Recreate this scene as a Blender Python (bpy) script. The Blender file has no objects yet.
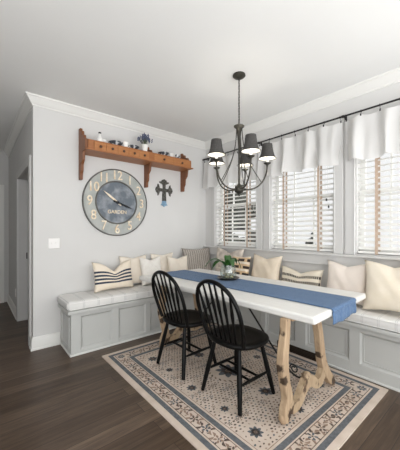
import bpy, bmesh, math, random
from mathutils import Vector, Matrix
random.seed(7)
R = math.radians
C = bpy.context.scene.collection
SC = bpy.context.scene

# ------------------------------------------------------------------ camera, sky, exposure
cam = bpy.data.cameras.new('camera'); cam_ob = bpy.data.objects.new('camera', cam); C.objects.link(cam_ob)
cam.sensor_fit = 'HORIZONTAL'; cam.sensor_width = 36.0; cam.lens = 36.0 * 270 / 400
cam.shift_y = 6.5 / 400; cam.clip_start = 0.05
cam_ob.location = (0, 0, 1.3); cam_ob.rotation_euler = (R(90), 0, R(-40))
SC.camera = cam_ob
world = bpy.data.worlds.new('world'); SC.world = world; world.use_nodes = True
wb = world.node_tree.nodes['Background']
wb.inputs['Color'].default_value = (0.975, 0.99, 1.0, 1)
# world brightened towards -y as added fill on the clock wall, dimmer elsewhere
_nt = world.node_tree
_tc = _nt.nodes.new('ShaderNodeTexCoord'); _sp = _nt.nodes.new('ShaderNodeSeparateXYZ'); _mr = _nt.nodes.new('ShaderNodeMapRange')
_mr.inputs['From Min'].default_value = -.95; _mr.inputs['From Max'].default_value = .1; _mr.inputs['To Min'].default_value = 2.1; _mr.inputs['To Max'].default_value = .58
_nt.links.new(_tc.outputs['Generated'], _sp.inputs[0]); _nt.links.new(_sp.outputs['Y'], _mr.inputs['Value']); _nt.links.new(_mr.outputs[0], wb.inputs['Strength'])
SC.view_settings.view_transform = 'Standard'; SC.view_settings.look = 'None'
SC.view_settings.gamma = 1; SC.view_settings.exposure = .76
# added area light, out of view behind the camera, aimed up to brighten the ceiling
la = bpy.data.lights.new('bounce_light', 'AREA'); la.shape = 'RECTANGLE'; la.size = 3.0; la.size_y = 2.6; la.energy = 120; la.color = (.985, .99, 1)
lo = bpy.data.objects.new('bounce_light', la); C.objects.link(lo); lo.location = (.4, -1.9, .35); lo.rotation_euler = (R(180), 0, 0)
try:
    SC.view_settings.use_curve_mapping = False
except Exception:
    pass
SC.cycles.max_bounces = 10; SC.cycles.diffuse_bounces = 6; SC.cycles.transparent_max_bounces = 24

# ------------------------------------------------------------------ materials
def lin(c):
    if isinstance(c, str):
        c = [int(c[i:i+2], 16) / 255 for i in (0, 2, 4)]
    return tuple((x / 12.92 if x <= .04045 else ((x + .055) / 1.055) ** 2.4) for x in c) + (1,)
def newmat(name):
    m = bpy.data.materials.new(name); m.use_nodes = True
    nt = m.node_tree; return m, nt, nt.nodes['Principled BSDF']
def N(nt, t, **k):
    n = nt.nodes.new(t)
    for a, b in k.items():
        if hasattr(n, a): setattr(n, a, b)
        else: n.inputs[a].default_value = b
    return n
def ramp(nt, stops, interp='LINEAR'):
    n = nt.nodes.new('ShaderNodeValToRGB'); cr = n.color_ramp; cr.interpolation = interp
    while len(cr.elements) < len(stops): cr.elements.new(.5)
    for e, (p, c) in zip(cr.elements, stops): e.position = p; e.color = lin(c)
    return n
def mat(name, col, rough=.6, metal=0, col2=None, scale=12, stretch=(1, 1, 1), bump=0, bscale=60, detail=3, pos=(.35, .65), spec=None, sheen=0):
    m, nt, p = newmat(name)
    p.inputs['Roughness'].default_value = rough; p.inputs['Metallic'].default_value = metal
    p.inputs['Base Color'].default_value = lin(col)
    if spec is not None: p.inputs['Specular IOR Level'].default_value = spec
    if sheen: p.inputs['Sheen Weight'].default_value = sheen
    tc = N(nt, 'ShaderNodeTexCoord'); mp = N(nt, 'ShaderNodeMapping'); mp.inputs['Scale'].default_value = stretch
    nt.links.new(tc.outputs['Object'], mp.inputs['Vector'])
    if col2:
        no = N(nt, 'ShaderNodeTexNoise'); no.inputs['Scale'].default_value = scale; no.inputs['Detail'].default_value = detail
        rp = ramp(nt, [(pos[0], col), (pos[1], col2)])
        nt.links.new(mp.outputs[0], no.inputs['Vector']); nt.links.new(no.outputs['Fac'], rp.inputs[0]); nt.links.new(rp.outputs[0], p.inputs['Base Color'])
    if bump:
        nb = N(nt, 'ShaderNodeTexNoise'); nb.inputs['Scale'].default_value = bscale; nb.inputs['Detail'].default_value = 3
        bp = N(nt, 'ShaderNodeBump'); bp.inputs['Strength'].default_value = bump; bp.inputs['Distance'].default_value = .01
        nt.links.new(mp.outputs[0], nb.inputs['Vector']); nt.links.new(nb.outputs['Fac'], bp.inputs['Height']); nt.links.new(bp.outputs[0], p.inputs['Normal'])
    return m

M = {}
M['wall'] = mat('wall_paint', 'd2d1cf', .85, col2='d5d4d2', scale=2, bump=.03, bscale=250)
M['hall'] = mat('hall_paint', 'cccbc9', .85, col2='cfcecc', scale=2)
M['ceil'] = mat('ceiling_paint', 'e6e6e4', .9, col2='e8e8e6', scale=1.5)
M['trim'] = mat('trim_paint', 'e4e3df', .45)
M['wtrim'] = mat('window_trim_paint', 'cdccca', .5)
M['bench'] = mat('bench_paint', 'c0c1be', .5, col2='c3c4c1', scale=3)
M['toe'] = mat('toe_moulding_paint', 'dedfdb', .5)
M['blind'] = mat('blind_slat', 'efeeeb', .5)
M['sash'] = mat('sash_vinyl', 'efefec', .4)
M['tape'] = mat('taupe_tape', 'c6b2a1', .9, col2='bca693', scale=60)
M['black'] = mat('black_lacquer', '040404', .42, col2='070707', scale=30, spec=.2)
M['iron'] = mat('dark_iron', '2b2a2a', .5, .6, col2='383635', scale=25)
M['bronze'] = mat('dark_bronze', '37352f', .42, .6, col2='46433c', scale=20)
M['shade'] = mat('charcoal_shade_fabric', '454341', .9, col2='3b3937', scale=90)
M['shadein'] = mat('white_shade_lining', 'f6f4ee', .8)
M['white'] = mat('white_china', 'eceae6', .25)
M['china'] = mat('blue_white_china', 'd0d0d0', .3, col2='41454c', scale=26, pos=(.42, .50))
M['dark'] = mat('dark_metalware', '3a3836', .4, .4)
M['lav'] = mat('lavender_bloom', '6b7189', .9, col2='535972', scale=60)
M['stemg'] = mat('grey_green_stem', '68705c', .9)
M['leaf'] = mat('orchid_leaf', '264d1e', .35, col2='366427', scale=14)
M['tabletop'] = mat('white_tabletop', 'dcdbd7', .4, col2='e1e0dc', scale=6, stretch=(8, 1, 8), bump=.05, bscale=40)
M['dish'] = mat('dark_bronze_dish', '3b342d', .4, .5, col2='4a4138', scale=30)
M['pebble'] = mat('pale_bulb', 'dcd6c2', .6, col2='b6a37c', scale=30)
M['vent'] = mat('brown_vent_wood', '33281f', .6)
M['shrub'] = mat('outdoor_shrub', '33372f', .9, col2='23261f', scale=9)
M['ground'] = mat('pale_ground', 'd8d6cf', .95)
M['number'] = mat('cream_numeral', 'f0e6d4', .6, col2='dcc6a6', scale=25)
M['clockring'] = mat('zinc_ring', 'b2b4b0', .6, .0, col2='a1a4a0', scale=9)
M['clockrim'] = mat('dark_zinc_rim', '5c5b58', .5, .4, col2='6e6c68', scale=12)
M['clockface'] = mat('slate_clock_face', '9a9fa4', .6, col2='646c75', scale=9, detail=8, pos=(.30, .55))
M['hand'] = mat('clock_hand', '23262a', .5, .3)
M['cross'] = mat('pewter_cross', '6a6862', .5, .4, col2='3c3b37', scale=45)
M['crossblue'] = mat('patina_blue', '8fb0c8', .6, .1, col2='6c8ca6', scale=40)
M['switch'] = mat('white_switch_plastic', 'efedea', .35)
M['steel'] = mat('black_steel', '1b1b1b', .4, .6)
M['runner'] = mat('blue_linen_runner', '476488', .95, col2='587496', scale=40, stretch=(1, 5, 1), bump=.4, bscale=160, sheen=.1)

def wood(name, c1, c2, rough, scale=3, stretch=(1, 14, 14), c3=None, dark=None):
    m, nt, p = newmat(name); p.inputs['Roughness'].default_value = rough
    tc = N(nt, 'ShaderNodeTexCoord'); mp = N(nt, 'ShaderNodeMapping'); mp.inputs['Scale'].default_value = stretch
    no = N(nt, 'ShaderNodeTexNoise'); no.inputs['Scale'].default_value = scale; no.inputs['Detail'].default_value = 6; no.inputs['Roughness'].default_value = .65
    rp = ramp(nt, [(.3, c1), (.7, c2)])
    nt.links.new(tc.outputs['Object'], mp.inputs[0]); nt.links.new(mp.outputs[0], no.inputs['Vector']); nt.links.new(no.outputs['Fac'], rp.inputs[0])
    out = rp.outputs[0]
    if dark:
        n2 = N(nt, 'ShaderNodeTexNoise'); n2.inputs['Scale'].default_value = 9; n2.inputs['Detail'].default_value = 4
        m2 = N(nt, 'ShaderNodeMapping'); m2.inputs['Scale'].default_value = (1, 1, .9)
        r2 = ramp(nt, [(.57, (0, 0, 0)), (.63, (1, 1, 1))])
        nt.links.new(tc.outputs['Object'], m2.inputs[0]); nt.links.new(m2.outputs[0], n2.inputs['Vector']); nt.links.new(n2.outputs['Fac'], r2.inputs[0])
        mx = N(nt, 'ShaderNodeMix', data_type='RGBA'); nt.links.new(r2.outputs[0], mx.inputs[0]); nt.links.new(out, mx.inputs[6]); mx.inputs[7].default_value = lin(dark)
        out = mx.outputs[2]
    nt.links.new(out, p.inputs['Base Color'])
    return m
M['pine'] = wood('honey_pine', '915a33', 'a66c40', .45, 3, (1, 16, 16))
M['pinev'] = wood('aged_pine_bracket', '6e4328', '80502f', .5, 4, (12, 12, 1.5))
M['pinedr'] = wood('pine_drawer_front', 'a1673a', 'b47b4b', .45, 4, (1, 14, 14))
M['knob'] = mat('dark_wood_knob', '4f2f19', .45)
M['trestle'] = wood('weathered_trestle_wood', 'a0866b', 'c0a88a', .75, 4, (10, 10, 1.2), dark='443427')
M['trestle_plain'] = wood('pale_trestle_wood', '9c8468', 'bfa98c', .75, 4, (10, 10, 1.5), dark='54402f')

# floor planks running along x
def floor_mat():
    m, nt, p = newmat('dark_oak_planks')
    tc = N(nt, 'ShaderNodeTexCoord'); L = nt.links
    br = N(nt, 'ShaderNodeTexBrick'); br.offset = .37; br.inputs['Scale'].default_value = 1
    br.inputs['Mortar Size'].default_value = .0018; br.inputs['Mortar Smooth'].default_value = .3
    br.inputs['Brick Width'].default_value = 1.5; br.inputs['Row Height'].default_value = .125
    br.inputs['Color1'].default_value = (0, 0, 0, 1); br.inputs['Color2'].default_value = (1, 1, 1, 1); br.inputs['Mortar'].default_value = (.5, .5, .5, 1)
    L.new(tc.outputs['Object'], br.inputs['Vector'])
    mp = N(nt, 'ShaderNodeMapping'); mp.inputs['Scale'].default_value = (1.6, 26, 1)
    ad = N(nt, 'ShaderNodeVectorMath', operation='ADD'); sc = N(nt, 'ShaderNodeVectorMath', operation='SCALE'); sc.inputs['Scale'].default_value = 9
    L.new(br.outputs['Color'], sc.inputs[0]); L.new(tc.outputs['Object'], ad.inputs[0]); L.new(sc.outputs[0], ad.inputs[1]); L.new(ad.outputs[0], mp.inputs[0])
    no = N(nt, 'ShaderNodeTexNoise'); no.inputs['Scale'].default_value = 1.4; no.inputs['Detail'].default_value = 8; no.inputs['Roughness'].default_value = .7; no.inputs['Distortion'].default_value = .6
    L.new(mp.outputs[0], no.inputs['Vector'])
    rp = ramp(nt, [(.28, '43362c'), (.5, '5f4e40'), (.75, '7c6a59')])
    L.new(no.outputs['Fac'], rp.inputs[0])
    pl = ramp(nt, [(0, 'c4bcb4'), (1, 'ffffff')]); L.new(br.outputs['Color'], pl.inputs[0])
    mx = N(nt, 'ShaderNodeMix', data_type='RGBA', blend_type='MULTIPLY'); mx.inputs[0].default_value = 1
    L.new(rp.outputs[0], mx.inputs[6]); L.new(pl.outputs[0], mx.inputs[7])
    m2 = N(nt, 'ShaderNodeMix', data_type='RGBA'); L.new(br.outputs['Fac'], m2.inputs[0]); L.new(mx.outputs[2], m2.inputs[6]); m2.inputs[7].default_value = lin('211a16')
    L.new(m2.outputs[2], p.inputs['Base Color']); p.inputs['Roughness'].default_value = .42
    bp = N(nt, 'ShaderNodeBump'); bp.inputs['Strength'].default_value = .12; bp.inputs['Distance'].default_value = .004
    L.new(no.outputs['Fac'], bp.inputs['Height']); L.new(bp.outputs[0], p.inputs['Normal'])
    return m
M['floor'] = floor_mat()

def glass_mat(name, fac, tint=(1, 1, 1, 1)):
    m, nt, p = newmat(name); nt.nodes.remove(p)
    t = N(nt, 'ShaderNodeBsdfTransparent'); t.inputs['Color'].default_value = tint
    g = N(nt, 'ShaderNodeBsdfGlossy'); g.inputs['Roughness'].default_value = .03
    x = N(nt, 'ShaderNodeMixShader'); x.inputs[0].default_value = fac
    nt.links.new(t.outputs[0], x.inputs[1]); nt.links.new(g.outputs[0], x.inputs[2]); nt.links.new(x.outputs[0], nt.nodes['Material Output'].inputs['Surface'])
    return m
M['pane'] = glass_mat('window_glass', .05)
M['jar'] = glass_mat('clear_jar_glass', .14, (.93, .96, .95, 1))

def sheer_mat():
    m, nt, p = newmat('sheer_white_linen')
    p.inputs['Base Color'].default_value = lin('e4e3e1'); p.inputs['Roughness'].default_value = .95
    tr = N(nt, 'ShaderNodeBsdfTranslucent'); tr.inputs['Color'].default_value = lin('dfdedc')
    x = N(nt, 'ShaderNodeMixShader'); x.inputs[0].default_value = .30
    nt.links.new(p.outputs[0], x.inputs[1]); nt.links.new(tr.outputs[0], x.inputs[2]); nt.links.new(x.outputs[0], nt.nodes['Material Output'].inputs['Surface'])
    return m
M['sheer'] = sheer_mat()

def fabric(name, base, base2=None, stripes=None, bump=.25, scale=40):
    """stripes: list of (v0, v1, colour) along the cloth's V, or ('u', n, w, colour) repeated along U."""
    m, nt, p = newmat(name); L = nt.links
    p.inputs['Roughness'].default_value = .95; p.inputs['Sheen Weight'].default_value = .08
    tc = N(nt, 'ShaderNodeTexCoord'); sp = N(nt, 'ShaderNodeSeparateXYZ'); L.new(tc.outputs['UV'], sp.inputs[0])
    no = N(nt, 'ShaderNodeTexNoise'); no.inputs['Scale'].default_value = scale; no.inputs['Detail'].default_value = 4
    L.new(tc.outputs['Object'], no.inputs['Vector'])
    rp = ramp(nt, [(.35, base), (.65, base2 or base)]); L.new(no.outputs['Fac'], rp.inputs[0]); out = rp.outputs[0]
    for s in stripes or []:
        if s[0] in ('u', 'v'):
            ax, n, w, col = s
            mu = N(nt, 'ShaderNodeMath', operation='MULTIPLY'); mu.inputs[1].default_value = n; L.new(sp.outputs['X' if ax == 'u' else 'Y'], mu.inputs[0])
            fr = N(nt, 'ShaderNodeMath', operation='FRACT'); L.new(mu.outputs[0], fr.inputs[0])
            lt = N(nt, 'ShaderNodeMath', operation='LESS_THAN'); lt.inputs[1].default_value = w; L.new(fr.outputs[0], lt.inputs[0]); mask = lt.outputs[0]
        else:
            v0, v1, col = s[:3]
            a = N(nt, 'ShaderNodeMath', operation='GREATER_THAN'); a.inputs[1].default_value = v0; L.new(sp.outputs['Y'], a.inputs[0])
            b = N(nt, 'ShaderNodeMath', operation='LESS_THAN'); b.inputs[1].default_value = v1; L.new(sp.outputs['Y'], b.inputs[0])
            c = N(nt, 'ShaderNodeMath', operation='MULTIPLY'); L.new(a.outputs[0], c.inputs[0]); L.new(b.outputs[0], c.inputs[1]); mask = c.outputs[0]
            if len(s) > 3:      # a stitched, broken edge
                w2 = N(nt, 'ShaderNodeMath', operation='MULTIPLY'); w2.inputs[1].default_value = s[3]; L.new(sp.outputs['X'], w2.inputs[0])
                fr = N(nt, 'ShaderNodeMath', operation='FRACT'); L.new(w2.outputs[0], fr.inputs[0])
                lt = N(nt, 'ShaderNodeMath', operation='LESS_THAN'); lt.inputs[1].default_value = .72; L.new(fr.outputs[0], lt.inputs[0])
                d = N(nt, 'ShaderNodeMath', operation='MULTIPLY'); L.new(mask, d.inputs[0]); L.new(lt.outputs[0], d.inputs[1]); mask = d.outputs[0]
        mx = N(nt, 'ShaderNodeMix', data_type='RGBA'); L.new(mask, mx.inputs[0]); L.new(out, mx.inputs[6]); mx.inputs[7].default_value = lin(col); out = mx.outputs[2]
    L.new(out, p.inputs['Base Color'])
    nb = N(nt, 'ShaderNodeTexNoise'); nb.inputs['Scale'].default_value = 150; L.new(tc.outputs['Object'], nb.inputs['Vector'])
    bp = N(nt, 'ShaderNodeBump'); bp.inputs['Strength'].default_value = bump; bp.inputs['Distance'].default_value = .004
    L.new(nb.outputs['Fac'], bp.inputs['Height']); L.new(bp.outputs[0], p.inputs['Normal'])
    return m

# ------------------------------------------------------------------ mesh helpers
class MB:
    def __init__(s): s.bm = bmesh.new(); s.mi = 0
    def _f(s, vs):
        try:
            f = s.bm.faces.new(vs); f.material_index = s.mi; return f
        except ValueError: return None
    def box(s, a, b, mtx=None):
        x0, x1 = sorted((a[0], b[0])); y0, y1 = sorted((a[1], b[1])); z0, z1 = sorted((a[2], b[2]))
        P = [Vector(p) for p in ((x0,y0,z0),(x1,y0,z0),(x1,y1,z0),(x0,y1,z0),(x0,y0,z1),(x1,y0,z1),(x1,y1,z1),(x0,y1,z1))]
        if mtx: P = [mtx @ p for p in P]
        v = [s.bm.verts.new(p) for p in P]
        for q in ((0,3,2,1),(4,5,6,7),(0,1,5,4),(1,2,6,5),(2,3,7,6),(3,0,4,7)): s._f([v[i] for i in q])
        return s
    def prism(s, poly, axis, a0, a1, mtx=None):
        """poly of 2D points extruded along axis 0/1/2 from a0 to a1; the 2D axes are the remaining two in order."""
        def P(p, a):
            q = [p[0], p[1]]; q.insert(axis, a); q = Vector(q); return mtx @ q if mtx else q
        A = [s.bm.verts.new(P(p, a0)) for p in poly]; B = [s.bm.verts.new(P(p, a1)) for p in poly]
        n = len(poly)
        s._f(A[::-1]); s._f(B)
        for i in range(n): s._f([A[i], A[(i+1) % n], B[(i+1) % n], B[i]])
        return s
    def tube(s, pts, r, n=10, cap=True, closed=False, flat=1.0):
        pts = [Vector(p) for p in pts]; k = len(pts); rs = r if isinstance(r, (list, tuple)) else [r] * k
        rings = []; up = None
        for i, p in enumerate(pts):
            if closed: t = pts[(i+1) % k] - pts[i-1]
            else: t = pts[min(i+1, k-1)] - pts[max(i-1, 0)]
            t.normalize()
            if up is None:
                up = Vector((0, 0, 1)) if abs(t.z) < .9 else Vector((0, 1, 0))
            up = (up - t * up.dot(t)); up.normalize(); side = t.cross(up)
            rings.append([s.bm.verts.new(p + (side * math.cos(2*math.pi*j/n) + up * math.sin(2*math.pi*j/n) * flat) * rs[i]) for j in range(n)])
        m = k if closed else k - 1
        for i in range(m):
            a, b = rings[i], rings[(i+1) % k]
            for j in range(n): s._f([a[j], a[(j+1) % n], b[(j+1) % n], b[j]])
        if cap and not closed: s._f(rings[0][::-1]); s._f(rings[-1])
        return s
    def lathe(s, prof, c=(0, 0, 0), n=24, mtx=None, cap=True):
        """prof: (r, z) list."""
        c = Vector(c); rings = []
        for r, z in prof:
            ring = []
            for j in range(n):
                p = Vector((r * math.cos(2*math.pi*j/n), r * math.sin(2*math.pi*j/n), z)) 
                p = (mtx @ p if mtx else p) + c
                ring.append(s.bm.verts.new(p))
            rings.append(ring)
        for a, b in zip(rings, rings[1:]):
            for j in range(n): s._f([a[j], a[(j+1) % n], b[(j+1) % n], b[j]])
        if cap: s._f(rings[0][::-1]); s._f(rings[-1])
        return s
    def ball(s, c, r, sx=1, sy=1, sz=1, n=12, mtx=None):
        prof = [(max(math.sin(math.pi*i/8), .02) * r, -math.cos(math.pi*i/8) * r) for i in range(9)]
        m = Matrix.Diagonal((sx, sy, sz)); 
        if mtx: m = mtx @ m
        return s.lathe(prof, c, n, m)
    def poly(s, pts):
        return s._f([s.bm.verts.new(Vector(p)) for p in pts])
    def grid(s, fn, nu, nv, uv=None, wrap=False):
        g = [[s.bm.verts.new(Vector(fn(i/nu, j/nv))) for i in range(nu+1)] for j in range(nv+1)]
        lay = s.bm.loops.layers.uv.verify()
        for j in range(nv):
            for i in range(nu):
                f = s._f([g[j][i], g[j][i+1], g[j+1][i+1], g[j+1][i]])
                if f:
                    for l, (a, b) in zip(f.loops, ((i,j),(i+1,j),(i+1,j+1),(i,j+1))): l[lay].uv = (a/nu, b/nv)
        return g
    def build(s, name, mats, parent=None, smooth=40, bevel=0, loc=None, subsurf=0, solid=0, seg=2):
        bmesh.ops.recalc_face_normals(s.bm, faces=s.bm.faces[:]) if not solid else None
        me = bpy.data.meshes.new(name); s.bm.to_mesh(me); s.bm.free()
        for m in (mats if isinstance(mats, (list, tuple)) else [mats]): me.materials.append(m)
        if smooth:
            for p in me.polygons: p.use_smooth = True
            me.set_sharp_from_angle(angle=R(smooth))
        o = bpy.data.objects.new(name, me); C.objects.link(o)
        if parent: o.parent = parent
        if loc: o.location = loc
        if solid:
            md = o.modifiers.new('solid', 'SOLIDIFY'); md.thickness = solid; md.offset = 0
        if bevel:
            md = o.modifiers.new('bevel', 'BEVEL'); md.width = bevel; md.segments = seg; md.limit_method = 'ANGLE'; md.angle_limit = R(35)
        if subsurf:
            md = o.modifiers.new('sub', 'SUBSURF'); md.levels = subsurf; md.render_levels = subsurf
        return o
def tag(o, label=None, cat=None, group=None, kind=None):
    if label: o['label'] = label
    if cat: o['category'] = cat
    if group: o['group'] = group
    if kind: o['kind'] = kind
    return o
def thing(name, label, cat, loc=(0, 0, 0), rotz=0, group=None):
    o = bpy.data.objects.new(name, None); o.empty_display_size = .1; C.objects.link(o)
    o.location = loc; o.rotation_euler = (0, 0, rotz)
    return tag(o, label, cat, group)
def copy_tree(o, parent=None):
    c = o.copy(); C.objects.link(c)
    if parent: c.parent = parent
    for ch in [x for x in C.objects if x.parent is o]: copy_tree(ch, c)
    return c
def struct(name, mb, m, parent=None, **k):
    o = mb.build(name, m, parent, **k)
    if not parent: o['kind'] = 'structure'
    return o
def bez(p0, p1, p2, p3, n=12):
    P = [Vector(p) for p in (p0, p1, p2, p3)]
    return [P[0]*(1-t)**3 + P[1]*3*t*(1-t)**2 + P[2]*3*t*t*(1-t) + P[3]*t**3 for t in [i/n for i in range(n+1)]]
def spline(pts, n=6):
    P = [Vector(p) for p in pts]; out = []
    for i in range(len(P)-1):
        a, b, c, d = P[max(i-1,0)], P[i], P[i+1], P[min(i+2,len(P)-1)]
        for k in range(n):
            t = k/n
            out.append(.5*((2*b)+(c-a)*t+(2*a-5*b+4*c-d)*t*t+(3*b-a-3*c+d)*t**3))
    out.append(P[-1]); return out

# ------------------------------------------------------------------ the room
XW, YW, XC, ZC = 3.01, 3.44, 0.50, 2.778      # window wall, clock wall, hall corner, ceiling
struct('floor', MB().box((-3.5, -3.0, -.05), (XW+.14, 6.3, 0)), M['floor'], smooth=0)
struct('ceiling', MB().box((-3.5, -3.0, ZC), (XW+.14, 6.3, ZC+.08)), M['ceil'], smooth=0)
# clock wall (back)
struct('wall_back', MB().box((XC, YW, 0), (XW+.14, YW+.12, ZC)), M['wall'], smooth=0)
# hall wall with a doorway
D0, D1, DT = 3.645, 4.68, 2.06
b = MB(); b.box((XC, YW+.12, 0), (XC+.11, D0, ZC)); b.box((XC, D1, 0), (XC+.11, 6.12, ZC)); b.box((XC, D0, DT), (XC+.11, D1, ZC))
struct('wall_left', b, M['hall'], smooth=0)
struct('wall_far', MB().box((-.95, 6.12, 0), (XC+.11, 6.22, ZC)), M['hall'], smooth=0)
b = MB(); b.box((-.95, 1.7, 0), (-.85, 6.12, ZC))  # unseen hall wall, carried into the room to keep light off the hall
struct('wall_hall', b, M['hall'], smooth=0)
b = MB(); b.box((1.75, YW+.12, 0), (1.85, 6.12, ZC)); b.box((XC+.11, 6.0, 0), (1.75, 6.12, ZC))
struct('wall_side', b, M['hall'], smooth=0)
# window wall with three openings
WIN = [(2.36, 3.19), (1.31, 2.135), (.265, 1.10)]
ZS, ZH = 1.06, 2.36
b = MB(); b.box((XW, -3.0, 0), (XW+.14, YW, ZS)); b.box((XW, -3.0, ZH), (XW+.14, YW, ZC))
ys = [-3.0] + sorted([y for w in WIN for y in w]) + [YW]
for i in range(0, len(ys), 2): b.box((XW, ys[i], ZS), (XW+.14, ys[i+1], ZH))
struct('wall_right', b, M['wall'], smooth=0)

# crown moulding: profile (out from wall, down from ceiling)
CP = [(0, .098), (.011, .098), (.014, .084), (.020, .080), (.03, .070), (.046, .045), (.062, .024), (.066, .018), (.076, .016), (.080, 0), (0, 0)]
def crown(name, p0, p1, n, m0, m1):
    """p0,p1 wall-line points, n outward normal; m0/m1 mitre: +1 outer corner, -1 inner, 0 none."""
    p0, p1, n = Vector(p0), Vector(p1), Vector(n); d = (p1-p0).normalized(); b = MB()
    A = [b.bm.verts.new((*(p0 + n*o - d*(o*m0)), ZC-z)) for o, z in CP]; B = [b.bm.verts.new((*(p1 + n*o + d*(o*m1)), ZC-z)) for o, z in CP]
    for i in range(len(CP)): b._f([A[i], A[(i+1) % len(CP)], B[(i+1) % len(CP)], B[i]])
    b._f(A); b._f(B[::-1])
    return struct(name, b, M['trim'], smooth=30)
crown('trim_1', (XC, YW), (XW, YW), (0, -1), 1, -1)
crown('trim_2', (XW, YW), (XW, -3.0), (-1, 0), -1, 0)
crown('trim_3', (XC, 6.12), (XC, YW), (-1, 0), -1, 1)
# baseboards
BPF = [(0, 0), (.024, 0), (.024, .018), (.016, .022), (.016, .115), (.008, .135), (0, .14)]
def base(name, p0, p1, n, m0=0, m1=0):
    p0, p1, n = Vector(p0), Vector(p1), Vector(n); d = (p1-p0).normalized(); b = MB()
    A = [b.bm.verts.new((*(p0 + n*o - d*(o*m0)), z)) for o, z in BPF]; B = [b.bm.verts.new((*(p1 + n*o + d*(o*m1)), z)) for o, z in BPF]
    for i in range(len(BPF)): b._f([A[i], A[(i+1) % len(BPF)], B[(i+1) % len(BPF)], B[i]])
    b._f(A); b._f(B[::-1])
    return struct(name, b, M['trim'], smooth=30)
base('baseboard_back', (XC, YW), (.768, YW), (0, -1), 1, 0)
base('baseboard_left', (XC, D0-.11), (XC, YW), (-1, 0), 0, 1)
base('baseboard_hall', (XC, 6.12), (XC, D1+.11), (-1, 0), -1, 0)
base('baseboard_far', (-.85, 6.12), (-.52, 6.12), (0, -1), 0, 0)
# hall doorway casing, jamb; far hall door
b = MB()
b.box((XC-.02, D0-.1, 0), (XC, D0, DT+.1)); b.box((XC-.02, D1, 0), (XC, D1+.1, DT+.1)); b.box((XC-.02, D0, DT), (XC, D1, DT+.1))
struct('trim_4', b, M['wtrim'], smooth=0, bevel=.004)
t = thing('door_1', None, None, (0, 0, 0)); t['kind'] = 'structure'
MB().box((XC+.11, D1-.045, .01), (XC+.11+.82, D1-.005, 2.03)).build('door_leaf', M['wtrim'], t, bevel=.003)
MB().box((XC+.095, D1-.004, .9), (XC+.108, D1+.001, .99)).build('strike_plate', M['steel'], t)
t = thing('door_2', None, None, (0, 0, 0)); t['kind'] = 'structure'
b = MB(); b.box((-.42, 6.09, 0), (.33, 6.11, 2.05))
for (z0, z1) in ((.2, .95), (1.1, 1.9)):
    for (x0, x1) in ((-.34, -.1), (.02, .25)): b.box((x0, 6.082, z0), (x1, 6.09, z1))
b.build('door_leaf', M['trim'], t, bevel=.006)
b = MB(); b.box((.33, 6.08, 0), (.43, 6.12, 2.15)); b.box((-.52, 6.08, 0), (-.42, 6.12, 2.15)); b.box((-.42, 6.08, 2.05), (.33, 6.12, 2.15))
b.build('door_casing', M['trim'], t, bevel=.004)
t = thing('wall_outlet', 'small white outlet plate low on the hall wall past the doorway', 'outlet', (XC, 4.98, .36))
MB().box((-.008, -.035, -.06), (0, .035, .06)).build('cover_plate', M['switch'], t, bevel=.002)
MB().box((-.011, -.017, -.045), (-.008, .017, -.01)).box((-.011, -.017, .01), (-.008, .017, .045)).build('socket', M['switch'], t)

# windows
for i, (y0, y1) in enumerate(WIN):
    w = thing('window_%d' % (i+1), None, None, (XW, 0, 0)); w['kind'] = 'structure'
    b = MB()   # casing on the room side
    b.box((-.022, y0-.095, ZS), (0, y0, ZH+.095)); b.box((-.022, y1, ZS), (0, y1+.095, ZH+.095)); b.box((-.022, y0, ZH), (0, y1, ZH+.095))
    b.box((-.028, y0-.012, ZS), (-.02, y0, ZH)); b.box((-.028, y1, ZS), (-.02, y1+.012, ZH))
    b.build('window_casing', M['wtrim'], w, bevel=.004)
    b = MB(); b.box((0, y0, ZS), (.14, y0+.012, ZH)); b.box((0, y1-.012, ZS), (.14, y1, ZH)); b.box((0, y0+.012, ZH-.012), (.14, y1-.012, ZH)); b.box((0, y0+.012, ZS), (.14, y1-.012, ZS+.012))
    b.build('window_frame', M['wtrim'], w, smooth=0)
    a0, a1 = y0+.012, y1-.012; zm = 1.71
    for nm, xs, zz0, zz1 in (('lower_sash', .085, ZS+.012, zm+.02), ('upper_sash', .112, zm-.02, ZH-.012)):
        b = MB(); f = .045
        b.box((xs, a0, zz0), (xs+.025, a0+f, zz1)); b.box((xs, a1-f, zz0), (xs+.025, a1, zz1))
        b.box((xs, a0+f, zz0), (xs+.025, a1-f, zz0+f)); b.box((xs, a0+f, zz1-f), (xs+.025, a1-f, zz1))
        for k in (1, 2):
            yk = a0 + (a1-a0)*k/3; b.box((xs+.004, yk-.009, zz0+f), (xs+.02, yk+.009, zz1-f))
        so = b.build(nm, M['sash'], w, smooth=0)
        MB().box((xs+.011, a0+f-.005, zz0+f-.005), (xs+.014, a1-f+.005, zz1-f+.005)).build('pane', M['pane'], so, smooth=0)
# continuous stool and apron under the windows, thin wall strips between casings
b = MB(); b.box((XW-.06, -3.0, ZS-.022), (XW, YW, ZS))
struct('trim_5', b, M['wtrim'], smooth=0, bevel=.006)
b = MB(); b.box((XW-.024, -3.0, .93), (XW, YW, ZS-.022)); b.box((XW-.034, -3.0, .93), (XW-.024, YW, .945))
struct('trim_6', b, M['wtrim'], smooth=0, bevel=.003)

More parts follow.
